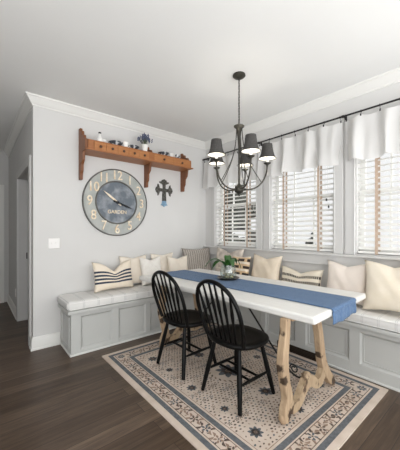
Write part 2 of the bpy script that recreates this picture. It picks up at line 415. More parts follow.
# outside
struct('ground', MB().box((XW+.3, -14, -.5), (26, 18, -.4)), M['ground'], smooth=0)
def bush(name, label, loc, rx, ry, rz, seed, m='shrub'):
    rnd = random.Random(seed); b = MB()
    for k in range(42):
        th, ph = rnd.uniform(0, 6.28), rnd.uniform(-1.2, 1.4); q = rnd.uniform(.3, .8)
        b.ball((rx*q*math.cos(th)*math.cos(ph), ry*q*math.sin(th)*math.cos(ph), rz*q*math.sin(ph)), rnd.uniform(.2, .34)*min(rx, ry, rz)*1.2, rnd.uniform(.8, 1.2), rnd.uniform(.8, 1.2), rnd.uniform(.8, 1.3), n=8)
    o = b.build(name, M[m], None, smooth=60); o.location = loc; return tag(o, label, 'shrub')
bush('evergreen_shrub', 'tall dark evergreen outside, seen between slats of the window nearest the corner', (6.6, 6.1, 1.2), .9, .75, 1.9, 3)
bush('garden_shrub', 'small dark shrub outside, glimpsed low through the middle blind', (7.6, 3.95, .42), .3, .26, 1.0, 5)
bush('treetop_shrub', 'dark leafy branches outside the window beside the frame edge', (5.6, .72, 2.05), .4, .5, .3, 9)

# ------------------------------------------------------------------ blinds
def make_blind(y0, y1, label):
    t = thing('window_blind', label, 'window blind', (XW+.045, (y0+y1)/2, ZS), 0, 'white slatted window blinds')
    hw = (y1-y0)/2-.016; top = ZH-ZS-.016
    MB().box((-.03, -hw, top-.05), (.03, hw, top)).build('headrail', M['blind'], t, bevel=.003)
    b = MB(); z = .075; tl = R(-25)
    while z < top-.07:
        mtx = Matrix.Translation((0, 0, z)) @ Matrix.Rotation(tl, 4, 'Y')
        prof = [(-.031, -.002), (0, .002), (.031, -.002), (.031, .001), (0, .005), (-.031, .001)]
        b.prism([(p[0], p[1]) for p in prof], 1, -hw, hw, mtx); z += .058
    b.build('slats', M['blind'], t, smooth=0)
    MB().box((-.03, -hw, .018), (.03, hw, .04)).build('bottom_rail', M['blind'], t, bevel=.004)
    for s in (-1, 1):
        b = MB(); yk = s*(hw-.17)
        b.box((-.0345, yk-.013, .012), (-.0335, yk+.013, top-.03)); b.box((.0335, yk-.013, .012), (.0345, yk+.013, top-.03)); b.box((-.0345, yk-.013, .012), (.0345, yk+.013, .0135))
        b.build('ladder_tape', M['tape'], t, smooth=0)['label'] = 'taupe cloth ladder tape'
    for yk, zk in ((-hw+.05, .50), (-hw+.075, .58)):
        b = MB(); b.tube([(-.038, yk, top-.05), (-.038, yk, zk+.02)], .0016, 6); pc = b.build('pull_cord', M['blind'], t)
        MB().lathe([(.003, 0), (.010, .006), (.008, .02), (.003, .032)], (-.038, yk, zk), 8).build('tassel', M['steel'], pc)
    return t
make_blind(*WIN[0], 'white slatted blind with taupe tapes in the window nearest the room corner')
make_blind(*WIN[1], 'white slatted blind with taupe tapes in the middle window behind the table')
make_blind(*WIN[2], 'white slatted blind with taupe tapes in the window cut by the right frame edge')

# ------------------------------------------------------------------ curtain rod and valances
XR, ZR = 2.93, 2.49
t = thing('curtain_rod', 'long thin dark metal curtain rod over all three windows', 'curtain rod', (XR, 0, ZR))
MB().tube([(0, 3.40, 0), (0, -.35, 0)], .009, 10).build('rod', M['iron'], t)
for y in (3.36, 2.2825, 1.192, .05):
    b = MB(); b.box((.075, y-.012, -.03), (.09, y+.012, .03)); b.tube([(.08, y, 0), (0, y, 0)], .006, 8); b.lathe([(.014, -.011), (.014, .011)], (0, y, 0), 12, Matrix.Rotation(R(90), 3, 'X'))
    b.build('rod_bracket', M['iron'], t)
b = MB(); b.ball((0, 3.405, 0), .016, n=10); b.build('finial', M['iron'], t)
def valance(y1, y0, label, seed, lw):
    rnd = random.Random(seed); W = y1-y0
    t = thing('valance_curtain', label, 'curtain', (XR, y1, ZR), 0, 'sheer white valances on the rod')
    nclip = max(3, int(round(W/.17))); phases = [rnd.uniform(0, 6.28) for _ in range(5)]
    def fn(u, v):
        y = -W*u; drop = .035 + (.445 + lw*math.sin(u*3.1)) * v
        clip = abs(math.sin(math.pi*u*nclip)); sag = .022*clip*(1-v)**2
        amp = .014 + .034*v
        x = amp*(math.sin(u*W*26+phases[0]) + .6*math.sin(u*W*43+phases[1]) + .5*math.sin(u*W*13+phases[2])) + .006*math.sin(v*5+u*30)
        yy = y + .012*math.sin(u*W*31+phases[3])*v
        z = -drop - sag + .012*math.sin(u*W*19+phases[4])*v
        return (x, yy, z)
    b = MB(); b.grid(fn, int(W*110), 18); b.build('cloth', M['sheer'], t, smooth=80)
    for k in range(nclip+1):
        u = min(max(k/nclip, .01), .99); x, y, z = fn(u, 0)
        c = MB(); c.tube([(.013*math.cos(a), y, .013*math.sin(a)) for a in [i*math.pi/5 for i in range(10)]], .0018, 5, closed=True)
        c.tube([(0, y, -.013), (x*.5, y, -.022), (x, y, -.032)], .0018, 5); c.box((x-.003, y-.006, -.052), (x+.003, y+.006, -.03))
        c.build('curtain_clip', M['iron'], t)
    return t
valance(3.385, 2.296, 'sheer white gathered valance nearest the corner, partly behind the chandelier', 1, .0)
valance(2.272, 1.208, 'sheer white gathered valance over the middle window', 2, .0)
valance(1.178, .06, 'sheer white gathered valance over the window at the frame edge', 4, .0)

# ------------------------------------------------------------------ built-in benches
HB = .45      # bench top
def panel_front(b, length, panels, depth=.012, z0=.0, zt=.441, pz=(.06, .40), start=0):
    """face frame in local x (0..length), front at y=0, going back to y=+; panels = [(x0,x1)]."""
    xs = [start] + [v for p in panels for v in p] + [length]
    for i in range(0, len(xs), 2): b.box((xs[i], 0, z0), (xs[i+1], .02, zt))
    for (a, c) in panels:
        b.box((a, 0, z0), (c, .02, pz[0])); b.box((a, 0, pz[1]), (c, .02, zt))
def panels_mesh(panels, pz):
    b = MB()
    for (a, c) in panels:
        z0, z1 = pz; w = .02; b.box((a, .020, z0), (c, .03, z1))
        # sloped moulding round the recess
        P = [((a, .002, z0), (c, .002, z0), (c-w, .020, z0+w), (a+w, .020, z0+w)), ((c, .002, z0), (c, .002, z1), (c-w, .020, z1-w), (c-w, .020, z0+w)),
             ((c, .002, z1), (a, .002, z1), (a+w, .020, z1-w), (c-w, .020, z1-w)), ((a, .002, z1), (a, .002, z0), (a+w, .020, z0+w), (a+w, .020, z1-w))]
        for q in P: b.poly(q)
        k = .012
        for q in (((a+w, .012, z0+w), (a+w+k, .021, z1-w)), ((c-w-k, .012, z0+w), (c-w, .021, z1-w)), ((a+w+k, .012, z0+w), (c-w-k, .021, z0+w+k)), ((a+w+k, .012, z1-w-k), (c-w-k, .021, z1-w))): b.box(*q)
    return b
XA, YA, XB = .775, 3.0, 2.645     # bench A left end, bench A front, bench B front
t = thing('window_bench', 'pale grey panelled bench built along the clock wall', 'bench', (XA, YA, 0))
LA = XB - XA
pA = [(.095, .44), (.515, .865), (.93, 1.28), (1.345, LA-.12)]
b = MB(); panel_front(b, LA, pA, pz=(.05, .405))
b.box((0, .02, 0), (.02, .43, .441)) ; b.box((LA-.02, .03, 0), (LA, .43, .441)); b.build('carcass', M['bench'], t, smooth=0, bevel=.002)
panels_mesh(pA, (.05, .405)).build('front_panel', M['bench'], t, smooth=0)
b = MB(); w = .014   # end panel moulding
for q in (((-.008, .06, .06), (0, .06+w, .39)), ((-.008, .35, .06), (0, .35+w, .39)), ((-.008, .06+w, .06), (0, .35, .06+w)), ((-.008, .06+w, .39-w), (0, .35, .39))): b.box(*q)
b.build('end_panel', M['bench'], t, smooth=0)
MB().box((-.034, -.026, .441), (LA+.36, .43, .475)).build('seat_board', M['bench'], t, bevel=.005)
b = MB(); b.box((-.012, -.012, 0), (LA-.012, 0, .02)); b.box((-.012, 0, 0), (0, .43, .02)); b.build('toe_moulding', M['toe'], t, bevel=.003)
# bench B, along the windows; local x runs to the viewer's right (-Y world)
t = thing('window_bench', 'pale grey panelled bench built under the three windows', 'bench', (XB, YW, 0), R(-90))
LB = YW + .9
pB = [(.55, .92), (1.0, 1.42), (1.49, 1.875), (1.995, 2.42), (2.51, 3.2), (3.29, 4.2)]
b = MB(); panel_front(b, LB, pB, pz=(.115, .40), start=.452); b.build('carcass', M['bench'], t, smooth=0, bevel=.002)
panels_mesh(pB, (.115, .40)).build('front_panel', M['bench'], t, smooth=0)
MB().box((.47, -.026, .441), (LB, XW-XB, .475)).build('seat_board', M['bench'], t, bevel=.005)
MB().box((.455, -.012, 0), (1.66, 0, .02)).box((2.12, -.012, 0), (LB, 0, .02)).build('toe_moulding', M['toe'], t, bevel=.003)
t = thing('toe_vent', 'dark brown slotted vent grille at the foot of the window bench', 'vent', (XB, YW-1.89, 0), R(-90))
b = MB(); b.box((-.225, -.004, 0), (.225, -.001, .07)); b.build('back_plate', M['vent'], t, smooth=0)
b = MB(); b.box((-.225, -.016, .058), (.225, -.004, .07)); b.box((-.225, -.016, 0), (.225, -.004, .01)); b.box((-.225, -.016, .01), (-.213, -.004, .058)); b.box((.213, -.016, .01), (.225, -.004, .058))
for k in range(3): b.box((-.213, -.014, .02+k*.013), (.213, -.004, .026+k*.013))
b.build('grille', M['vent'], t, smooth=0)

# seat cushions
def cushion_mat():
    return fabric('striped_cushion_ticking', 'd8d7d3', 'dcdbd7', [('u', 12.0, .07, 'a9aaaa'), ('u', 12.0, .025, 'd8d7d3')], scale=6)
def cushion(label, loc, rz, L, D, H=.092, nstripe=12):
    m = fabric('ticking_cushion', 'e0dfdc', 'e4e3e0', [('u', nstripe, .14, 'cbcbc9'), ('u', nstripe, .10, 'e0dfdc'), ('u', nstripe, .04, 'cbcbc9')], scale=6)
    t = thing('bench_cushion', label, 'cushion', loc, rz)
    b = MB(); n = 12; nu = 60
    prof = []
    r = .024
    for a in range(0, 91, 18): prof.append((r-r*math.cos(R(a)) + 0, r*0 + H*.5 + (H*.5-.0)*math.sin(R(a))*1.0))
    loop = []     # cross-section in (y, z), from the back bottom round the front to the back top
    for a in range(-90, 91, 15): loop.append((r*(1-math.cos(R(a))), H/2 + H/2*math.sin(R(a))))
    sec = [(D, 0)] + loop + [(D*.4, H+.003), (D*.7, H+.003), (D, H)]
    def fn(u, v):
        k = v*(len(sec)-1); i = min(int(k), len(sec)-2); f = k-i
        y = sec[i][0]*(1-f)+sec[i+1][0]*f; z = sec[i][1]*(1-f)+sec[i+1][1]*f
        x = L*u; e = min(u, 1-u)*L
        s = 1.0
        if e < .03: s = math.sqrt(max(0, 1-((.03-e)/.03)**2))
        z2 = H/2 + (z-H/2)*(.55+.45*s); y2 = y + (1-s)*.02*(1 if y < D/2 else -1)
        if z > H*.6: z2 += .004*math.sin(x*41)*math.sin(y*9+1)
        return (x, y2, z2)
    us = nu if L < 3 else 110
    g = b.grid(fn, us, len(sec)-1)
    b._f([row[0] for row in g][::-1]); b._f([row[-1] for row in g])
    b.build('cushion_body', m, t, smooth=50)
    for z in (.012, H-.014):
        MB().tube([(.03, .002+.0, z), (L-.03, .002, z)], .004, 6).build('piping', M['blind'], t)
    return t
cushion('grey white striped seat cushion on the bench under the clock', (XA-.042, YA-.018, .476), 0, XB-XA-.015, .445)
cushion('white striped seat cushion on the bench under the windows', (XB-.02, YW-.0, .476), R(-90), YW+.85, .38, nstripe=34)

# ------------------------------------------------------------------ throw pillows
def pillow_mesh(w, h, th, chop=.0, ear=.03, seed=0, rough=.006, nu=26, nv=22):
    rnd = random.Random(seed); b = MB(); ph = [rnd.uniform(0, 6.28) for _ in range(6)]
    lay = b.bm.loops.layers.uv.verify()
    def P(i, j, side):
        u = -1+2*i/nu; v = -1+2*j/nv
        pin = ear*(1-(abs(u)**2))*(abs(v)**3); piz = ear*(1-(abs(v)**2))*(abs(u)**3)
        x = u*(w/2) - math.copysign(piz, u)*(abs(u)**2); z = (v+1)/2*h - math.copysign(pin, v)*(abs(v)**2)
        if v < 0: z += pin*(abs(v)**2)*0 - 0
        z -= chop*math.exp(-(abs(u)/.36)**1.5)*max(0, (v+1)/2)**2
        t = (max(0, 1-u**4)*max(0, 1-v**4))**.55*th/2*(1-.12*v)
        t *= 1 - .5*min(1, chop/.1)*math.exp(-(u/.25)**2)*max(0, v)
        y = side*t + rough*math.sin(u*5+ph[0])*math.sin(v*4+ph[1])*(1-u*u)*(1-v*v) + .5*rough*math.sin(u*11+v*7+ph[2])*(1-u*u)*(1-v*v)
        return Vector((x, y, z))
    front = [[b.bm.verts.new(P(i, j, -1)) for i in range(nu+1)] for j in range(nv+1)]
    back = [[front[j][i] if (i in (0, nu) or j in (0, nv)) else b.bm.verts.new(P(i, j, 1)) for i in range(nu+1)] for j in range(nv+1)]
    for g in (front, back):
        for j in range(nv):
            for i in range(nu):
                f = b._f([g[j][i], g[j][i+1], g[j+1][i+1], g[j+1][i]])
                if f:
                    for l, (a, c) in zip(f.loops, ((i,j),(i+1,j),(i+1,j+1),(i,j+1))): l[lay].uv = (a/nu, c/nv)
    return b
def pillow(label, m, loc, rz, w, h, th=.13, lean=14, roll=0, chop=0, ear=.03, seed=0, group=None, name='throw_pillow'):
    o = pillow_mesh(w, h, th, chop, ear, seed).build(name, m, None, smooth=180)
    o.location = loc
    o.rotation_euler = (Matrix.Rotation(rz, 3, 'Z') @ Matrix.Rotation(R(-lean), 3, 'X') @ Matrix.Rotation(R(roll), 3, 'Y')).to_euler()
    return tag(o, label, 'pillow', group or 'throw pillows on the benches')
ZT = .579     # cushion top
f_cream = fabric('cream_linen', 'e5dacb', 'eae1d3', scale=10)
f_tan = fabric('tan_linen', 'e0d1bc', 'e5d8c5', scale=10)
f_blush = fabric('blush_linen', 'dfd4ca', 'e4dad0', scale=10)
f_yellow = fabric('butter_linen', 'e3d8c4', 'e9dfce', scale=10)
f_white = fabric('white_cotton', 'e7e2da', 'efebe4', scale=20, bump=.5)
f_ivory = fabric('ivory_crinkle', 'e5dccd', 'ece4d8', scale=24, bump=.6)
f_navy = fabric('cream_with_navy_stripes', 'e3d6c2', 'e8dccb', [(.25, .315, '343b4c'), (.37, .435, '343b4c'), (.49, .555, '343b4c'), (.61, .675, '343b4c')], scale=10)
f_blackst = fabric('cream_with_black_stripes', 'ded3c0', 'e4dbca', [(.16, .24, '39342f', 24), (.33, .36, '39342f'), (.42, .52, '39342f', 24), (.64, .74, '39342f', 24)], scale=10)
f_ticking = fabric('taupe_grey_ticking', 'a39b92', 'ada59c', [('u', 14, .34, '5e5956'), ('u', 14, .10, 'cfc8be')], scale=12)
f_wave = fabric('cream_taupe_ikat', 'ddd3c8', 'b3a89e', [('v', 3, .12, 'd6cdc2')], scale=14)
f_geo = fabric('tan_black_blocks', 'd0b28c', 'd6ba97', [('v', 4.2, .3, 'e3d8c8'), (.10, .19, '37302c', 1.7), (.33, .42, '37302c', 2.6), (.56, .65, '37302c', 1.3), (.80, .90, '37302c', 2.2)], scale=9)

# along the clock wall
pillow('cream lumbar pillow with four navy stripes and a chopped top', f_navy, (1.335, 3.215, ZT+.005), R(4), .52, .36, .12, 12, 0, .12, .02, 1)
pillow('plain cream pillow peeking up behind the navy striped pillow', f_cream, (1.655, 3.355, ZT), 0, .40, .40, .09, 4, 0, .02, .02, 2)
pillow('bright white pillow with ruffled edge right of the navy striped pillow', f_white, (1.87, 3.235, ZT), R(3), .34, .38, .11, 10, 0, .03, .02, 3)
pillow('ivory crinkled pillow between the white and the plain cream pillows', f_ivory, (2.11, 3.365, ZT), 0, .38, .41, .07, 2, 0, .015, .02, 4)
pillow('plain cream pillow behind the left end of the table runner', f_cream, (2.305, 3.22, ZT), R(-4), .36, .37, .11, 9, 0, .02, .025, 5)
pillow('large grey and taupe striped pillow standing in the room corner', f_ticking, (2.72, 3.27, ZT), R(-6), .54, .47, .12, 10, 0, .0, .025, 6)
# along the windows (local x points to -Y)
pillow('cream and taupe patterned pillow behind the orchid leaves', f_wave, (2.875, 2.80, ZT), R(-90), .56, .48, .11, 7, 0, .05, .025, 7)
pillow('tan block pattern pillow with black bars just right of the orchid', f_geo, (2.740, 2.47, ZT), R(-88), .32, .40, .11, 12, 0, .0, .02, 8)
pillow('plain tan pillow between the block pattern and black striped pillows', f_tan, (2.845, 2.13, ZT), R(-92), .46, .43, .14, 12, 0, .03, .03, 9)
pillow('small cream lumbar pillow with black stripes beneath the middle window', f_blackst, (2.850, 1.64, ZT), R(-90), .52, .31, .11, 12, 0, .05, .02, 10)
pillow('plain blush pillow at the far corner of the tabletop', f_blush, (2.830, 1.13, ZT), R(-90), .43, .43, .13, 12, 0, .03, .03, 11)
pillow('large butter yellow pillow at the right frame edge', f_yellow, (2.745, .70, ZT+.012), R(-92), .50, .47, .15, 15, -3, .04, .03, 12)
pillow('cream pillow sliver cut off by the right frame edge', f_cream, (2.955, .46, ZT), R(-90), .50, .46, .08, 1, 0, .02, .03, 13)

# ------------------------------------------------------------------ rug
RX0, RX1, RY0, RY1 = 1.02, 2.595, .70, 2.80
def rug():
    t = thing('area_rug', 'cream rug with slate blue borders and floral pattern under the table', 'rug', ((RX0+RX1)/2, (RY0+RY1)/2, 0))
    W, L = (RX1-RX0)/2, (RY1-RY0)/2; H = .010
    b = MB(); b.box((-W, -L, 0), (W, L, H))
    rnd = random.Random(11); z = H+.0006
    def ring(d0, d1, mi):
        b.mi = mi
        for q in (((-W+d0, -L+d0), (W-d0, -L+d1)), ((-W+d0, L-d1), (W-d0, L-d0)), ((-W+d0, -L+d1), (-W+d1, L-d1)), ((W-d1, -L+d1), (W-d0, L-d1))):
            (x0, y0), (x1, y1) = q; b.poly([(x0, y0, z), (x1, y0, z), (x1, y1, z), (x0, y1, z)])
    ring(.047, .085, 1); ring(.205, .245, 1); ring(.098, .103, 2); ring(.19, .195, 2); ring(.262, .267, 3)
    def leaf(cx, cy, a, l, w, mi, bend=0):
        b.mi = mi; pts = []
        n = 6; up, dn = [], []
        for k in range(n+1):
            s = k/n; ww = w*math.sin(math.pi*s)**.8; off = bend*math.sin(math.pi*s)
            up.append((s*l, off+ww)); dn.append((s*l, off-ww))
        ca, sa = math.cos(a), math.sin(a)
        P = dn[:-1] + up[:0:-1]
        b.poly([(cx+x*ca-y*sa, cy+x*sa+y*ca, z+.0003) for x, y in P])
    def flower(cx, cy, r, mi, n=6, mi2=2, a0=0):
        for k in range(n): leaf(cx+.22*r*math.cos(a0+k*6.283/n), cy+.22*r*math.sin(a0+k*6.283/n), a0+k*6.283/n, r*.8, r*.22, mi)
        b.mi = mi2; b.poly([(cx+.2*r*math.cos(q*1.047), cy+.2*r*math.sin(q*1.047), z+.0006) for q in range(6)])
    def sprig(cx, cy, a, s, m1, m2):
        flower(cx, cy, s, m1, 5, m2, a)
        for sg in (-1, 1):
            leaf(cx+math.cos(a)*s*.9, cy+math.sin(a)*s*.9, a+sg*.7, s*1.25, s*.26, m2, sg*.25*s)
            leaf(cx-math.cos(a)*s*.9, cy-math.sin(a)*s*.9, a+math.pi-sg*.8, s*1.2, s*.24, 3 if rnd.random() < .5 else m2, -sg*.25*s)
            leaf(cx+math.cos(a+1.57*sg)*s*.75, cy+math.sin(a+1.57*sg)*s*.75, a+1.57*sg, s*.75, s*.18, m2)
    # floral band
    def along(length, fixed, horiz):
        n = int(length/.115); 
        for k in range(n):
            p = -length/2 + (k+.5)*length/n; m1, m2 = ((1, 2), (2, 3), (3, 2))[k % 3]
            if horiz: sprig(p, fixed, (0 if k % 2 else math.pi)+.3, .036, m1, m2)
            else: sprig(fixed, p, (1.57 if k % 2 else -1.57)+.3, .036, m1, m2)
            for q in range(5):
                dx, dy = rnd.uniform(-.05, .05), rnd.uniform(-.038, .038); x, y = (p+dx, fixed+dy) if horiz else (fixed+dy, p+dx)
                leaf(x, y, rnd.uniform(0, 6.28), .02, .004, rnd.choice((1, 2, 2, 3)))
    c = .1465
    along(2*(W-.21), -L+c, True); along(2*(W-.21), L-c, True); along(2*(L-.21), -W+c, False); along(2*(L-.21), W-c, False)
    for sx in (-1, 1):
        for sy in (-1, 1): flower(sx*(W-c), sy*(L-c), .04, 1, 8)
    # field: medallions, dashes
    FW, FL = W-.28, L-.28; med = []
    med.append((0, 0, .19))
    for sx in (-1, 1):
        for sy in (-1, 1): med.append((sx*(FW-.09), sy*(FL-.12), .085))
        med.append((sx*(FW-.08), 0, .075))
    for sy in (-1, 1): med += [(0, sy*.42, .10), (0, sy*(FL-.06), .07), (FW-.1, sy*.36, .06), (-FW+.1, sy*.36, .06)]
    for x, y, r in med:
        flower(x, y, r*.62, 1, 8, 3); flower(x, y, r*.38, 2, 8, 1, .39)
        n = max(8, int(r*130))
        for k in range(n):
            a = k*6.283/n; leaf(x+r*.86*math.cos(a), y+r*.86*math.sin(a), a+1.0, r*.22, r*.045, 2 if k % 2 else 3)
    p = .035; iy = 0; y = -FL
    while y < FL:
        x = -FW + (p/2 if iy % 2 else 0)
        while x < FW:
            if all(math.hypot(x-mx, y-my) > mr+.012 for mx, my, mr in med):
                s = rnd.uniform(.8, 1.15)
                if iy % 4 == 3 and rnd.random() < .5: flower(x, y, .019, rnd.choice((1, 2, 3)), 5)
                else: leaf(x-.009, y, rnd.uniform(-.5, .5), .021*s, .0066*s, rnd.choice((2, 2, 2, 3, 1)))
            x += p
        y += p*.72; iy += 1
    cream = mat('rug_cream_wool', 'd8c9bc', .98, col2='cbbbac', scale=7, bump=.3, bscale=300)
    blue = mat('rug_slate_blue_wool', '595c61', .98, col2='6c6f73', scale=40)
    brown = mat('rug_brown_wool', '54463f', .98, col2='6d5e54', scale=60)
    rust = mat('rug_taupe_wool', '8f7768', .98, col2='a08a7a', scale=60)
    bmesh.ops.recalc_face_normals(b.bm, faces=[f for f in b.bm.faces if False])
    o = b.build('woven_field', [cream, blue, brown, rust], t, smooth=0)
    for p in o.data.polygons: pass
    return t
rug()

# ------------------------------------------------------------------ table
TX, TY, TR, TL, TW, TH = 2.045, 1.895, R(2.6), 2.12, .98, .772
t = thing('farmhouse_table', 'long white topped trestle table with weathered scrolled wooden legs', 'table', (TX, TY, .0125), TR)
TH0 = TH-.0125
b = MB(); b.box((-TW/2, -TL/2, TH0-.052), (TW/2, TL/2, TH0)); b.build('tabletop', M['tabletop'], t, bevel=.016, seg=4)
def strip(path, ws):
    """outline of a ribbon following path (x,z) with half widths ws."""
    P = [Vector(p) for p in path]; up, dn = [], []
    for i, p in enumerate(P):
        d = (P[min(i+1, len(P)-1)] - P[max(i-1, 0)]).normalized(); nrm = Vector((-d.y, d.x))
        up.append(p+nrm*ws[i]); dn.append(p-nrm*ws[i])
    return up + dn[::-1]
def ribbon(b, path, ws, y0, y1):
    P = spline([(*p, 0) for p in path], 5); n = len(P)
    W = []
    for i in range(n):
        k = i/(n-1)*(len(ws)-1); j = min(int(k), len(ws)-2); f = k-j; W.append(ws[j]*(1-f)+ws[j+1]*f)
    L = strip([(p.x, p.y) for p in P], W); m = len(P)
    A = [b.bm.verts.new((q.x, y0, q.y)) for q in L]; B = [b.bm.verts.new((q.x, y1, q.y)) for q in L]; N_ = len(L)
    for i in range(m-1):
        b._f([A[i], A[i+1], A[N_-2-i], A[N_-1-i]]); b._f([B[i], B[N_-1-i], B[N_-2-i], B[i+1]])
    for i in range(N_): b._f([A[i], B[i], B[(i+1) % N_], A[(i+1) % N_]])
def trestle(yc):
    e = bpy.data.objects.new('trestle', None); C.objects.link(e); e.parent = t; e.location = (-.155 if yc < 0 else -.06, yc, 0); e.rotation_euler = (0, 0, R(-2))
    zt = TH0-.052
    # near leg and far leg
    b = MB(); ribbon(b, [(-.325, zt), (-.33, .62), (-.35, .50), (-.358, .40), (-.335, .28), (-.305, .17), (-.325, .09), (-.345, .018)], [.028, .028, .034, .037, .032, .036, .044, .026], -.026, .026)
    b.ball((-.335, 0, .045), .046, 1.1, .6, .9, 12)
    b.build('leg', M['trestle'], e, smooth=50, bevel=.006)
    b = MB(); ribbon(b, [(.075, zt), (.10, .62), (.14, .50), (.165, .38), (.19, .27), (.25, .16), (.33, .07), (.385, .018)], [.034, .031, .031, .035, .037, .038, .038, .02], -.026, .026)
    b.build('leg', M['trestle'], e, smooth=50, bevel=.006)
    b = MB(); ribbon(b, [(-.31, .13), (-.25, .075), (-.17, .085), (-.10, .15), (-.045, .185), (.02, .165), (.08, .125), (.15, .125), (.21, .19)], [.045, .034, .034, .04, .048, .04, .034, .038, .036], -.022, .022)
    b.ball((-.045, 0, .225), .035, 1.2, .9, .8, 12)
    b.build('scrolled_stretcher', M['trestle_plain'], e, smooth=50, bevel=.006)
    MB().box((-.30, -.04, zt-.022), (.06, .04, zt-.001)).build('top_rail', M['trestle_plain'], e, bevel=.004)
    s = 1 if yc < 0 else -1
    b = MB(); b.tube(bez((-.045, s*.03, .20), (-.045, s*.12, .12), (-.045, s*.30, .36), (-.045, s*.62, zt-.012), 18), .0075, 8)
    b.tube([( -.045, s*(.10+.035*math.cos(a)*(1-a/14)), .235+.035*math.sin(a)*(1-a/14)) for a in [k*.5 for k in range(18)]], .006, 6)
    b.build('iron_brace', M['iron'], e)['label'] = 'black iron brace'
trestle(-.865); trestle(.68)

# runner
def runner():
    w0, L, drop = .225, TL/2, .105; th = .004; cx = -.015
    b = MB(); path = []
    n = 40; zz = .002
    for k in range(6): path.append((-L-.006-.002*math.sin(k), TH0-drop+drop*k/6))
    for a in range(0, 91, 22): path.append((-L+.010-.018*math.cos(R(a)), TH0-.014+(.014+zz)*math.sin(R(a))))
    for k in range(1, n): path.append((-L+.02+(2*L-.04)*k/n, TH0+zz))
    for a in range(90, -1, -22): path.append((L-.010+.018*math.cos(R(a)), TH0-.014+(.014+zz)*math.sin(R(a))))
    for k in range(1, 7): path.append((L+.007, TH0-.014-drop*.5*k/6))
    def fn(u, v):
        k = v*(len(path)-1); i = min(int(round(k)), len(path)-1); y, z = path[i]
        x = cx + (u-.5)*2*w0
        if y < -L: y -= .006*max(0, math.sin(u*22))*min(1, (TH0-z)/.08); z += .006*math.sin(u*9+1)*min(1, (TH0-z)/.1)
        elif TH0 < z: z += .0008*(1+math.sin(u*17+y*6))
        return (x, y, z)
    b.grid(fn, 24, len(path)-1)
    o = b.build('table_runner', M['runner'], None, smooth=60, solid=.0)
    md = o.modifiers.new('solid', 'SOLIDIFY'); md.thickness = th; md.offset = 1
    o.location = (TX, TY, .0125); o.rotation_euler = (0, 0, TR)
    tag(o, 'faded blue woven runner laid along the middle of the white table', 'table runner')
runner()

# orchid in a glass jar on a dark dish
px, py, pz = 2.125, 2.055, TH+.0085
o = MB().lathe([(.055, 0), (.09, .004), (.118, .018), (.122, .022), (.116, .021), (.088, .009), (.02, .006)], (0, 0, 0), 32).build('serving_dish', M['dish'], None, smooth=40)
o.location = (px, py, pz); tag(o, 'shallow dark round dish on the blue runner under the glass jar', 'dish')
o = MB().lathe([(.055, 0), (.075, .006), (.088, .04), (.09, .085), (.080, .125), (.068, .15), (.070, .155), (.066, .15), (.077, .124), (.087, .085), (.085, .04), (.072, .01), (.02, .007)], (0, 0, 0), 28).build('glass_jar', M['jar'], None, smooth=60)
o.location = (px, py, pz+.0075); tag(o, 'clear glass jar holding the orchid, standing in the dark dish', 'jar')
t2 = thing('potted_orchid', 'green strappy orchid plant with arching leaves in the glass jar', 'plant', (px, py, pz+.016))
rnd = random.Random(5); b = MB()
for k in range(34):
    a, r = rnd.uniform(0, 6.28), rnd.uniform(0, .055); b.ball((r*math.cos(a), r*math.sin(a), .012+rnd.uniform(0, .05)), rnd.uniform(.008, .014), n=8)
b.build('potting_bark', M['pebble'], t2)
def strap(b, az, reach, rise, droop, w):
    d = Vector((math.cos(az), math.sin(az), 0)); s = Vector((-math.sin(az), math.cos(az), 0))
    P = bez((0, 0, .06), tuple(d*reach*.25 + Vector((0, 0, .06+rise))), tuple(d*reach*.75 + Vector((0, 0, .06+rise*1.1))), tuple(d*reach + Vector((0, 0, .06+rise-droop))), 12)
    prev = None
    for k, p in enumerate(P):
        f = k/12; ww = w*(math.sin(math.pi*min(1, .12+f*.88))**.6) + .002
        L_, M_, R_ = b.bm.verts.new(p - s*ww + Vector((0, 0, .008))), b.bm.verts.new(p), b.bm.verts.new(p + s*ww + Vector((0, 0, .008)))
        if prev: b._f([prev[0], prev[1], M_, L_]); b._f([prev[1], prev[2], R_, M_])
        prev = (L_, M_, R_)
va = R(50)   # direction up-left of the picture plane is at -right; right vector angle is -40 deg
for az, re, ri, dr, w in ((R(140), .25, .17, .11, .045), (R(168), .20, .15, .10, .04), (R(-40), .14, .17, .13, .046), (R(-15), .11, .17, .09, .04), (R(55), .05, .17, .0, .036), (R(-115), .14, .17, .10, .042)):
    b = MB(); strap(b, az, re, ri, dr, w); lo = b.build('leaf', M['leaf'], t2, smooth=80)
    md = lo.modifiers.new('solid', 'SOLIDIFY'); md.thickness = .003
MB().tube([(0, 0, .04), (.004, 0, .10), (.0, .004, .16)], [.012, .015, .010], 8).build('stem', M['leaf'], t2)

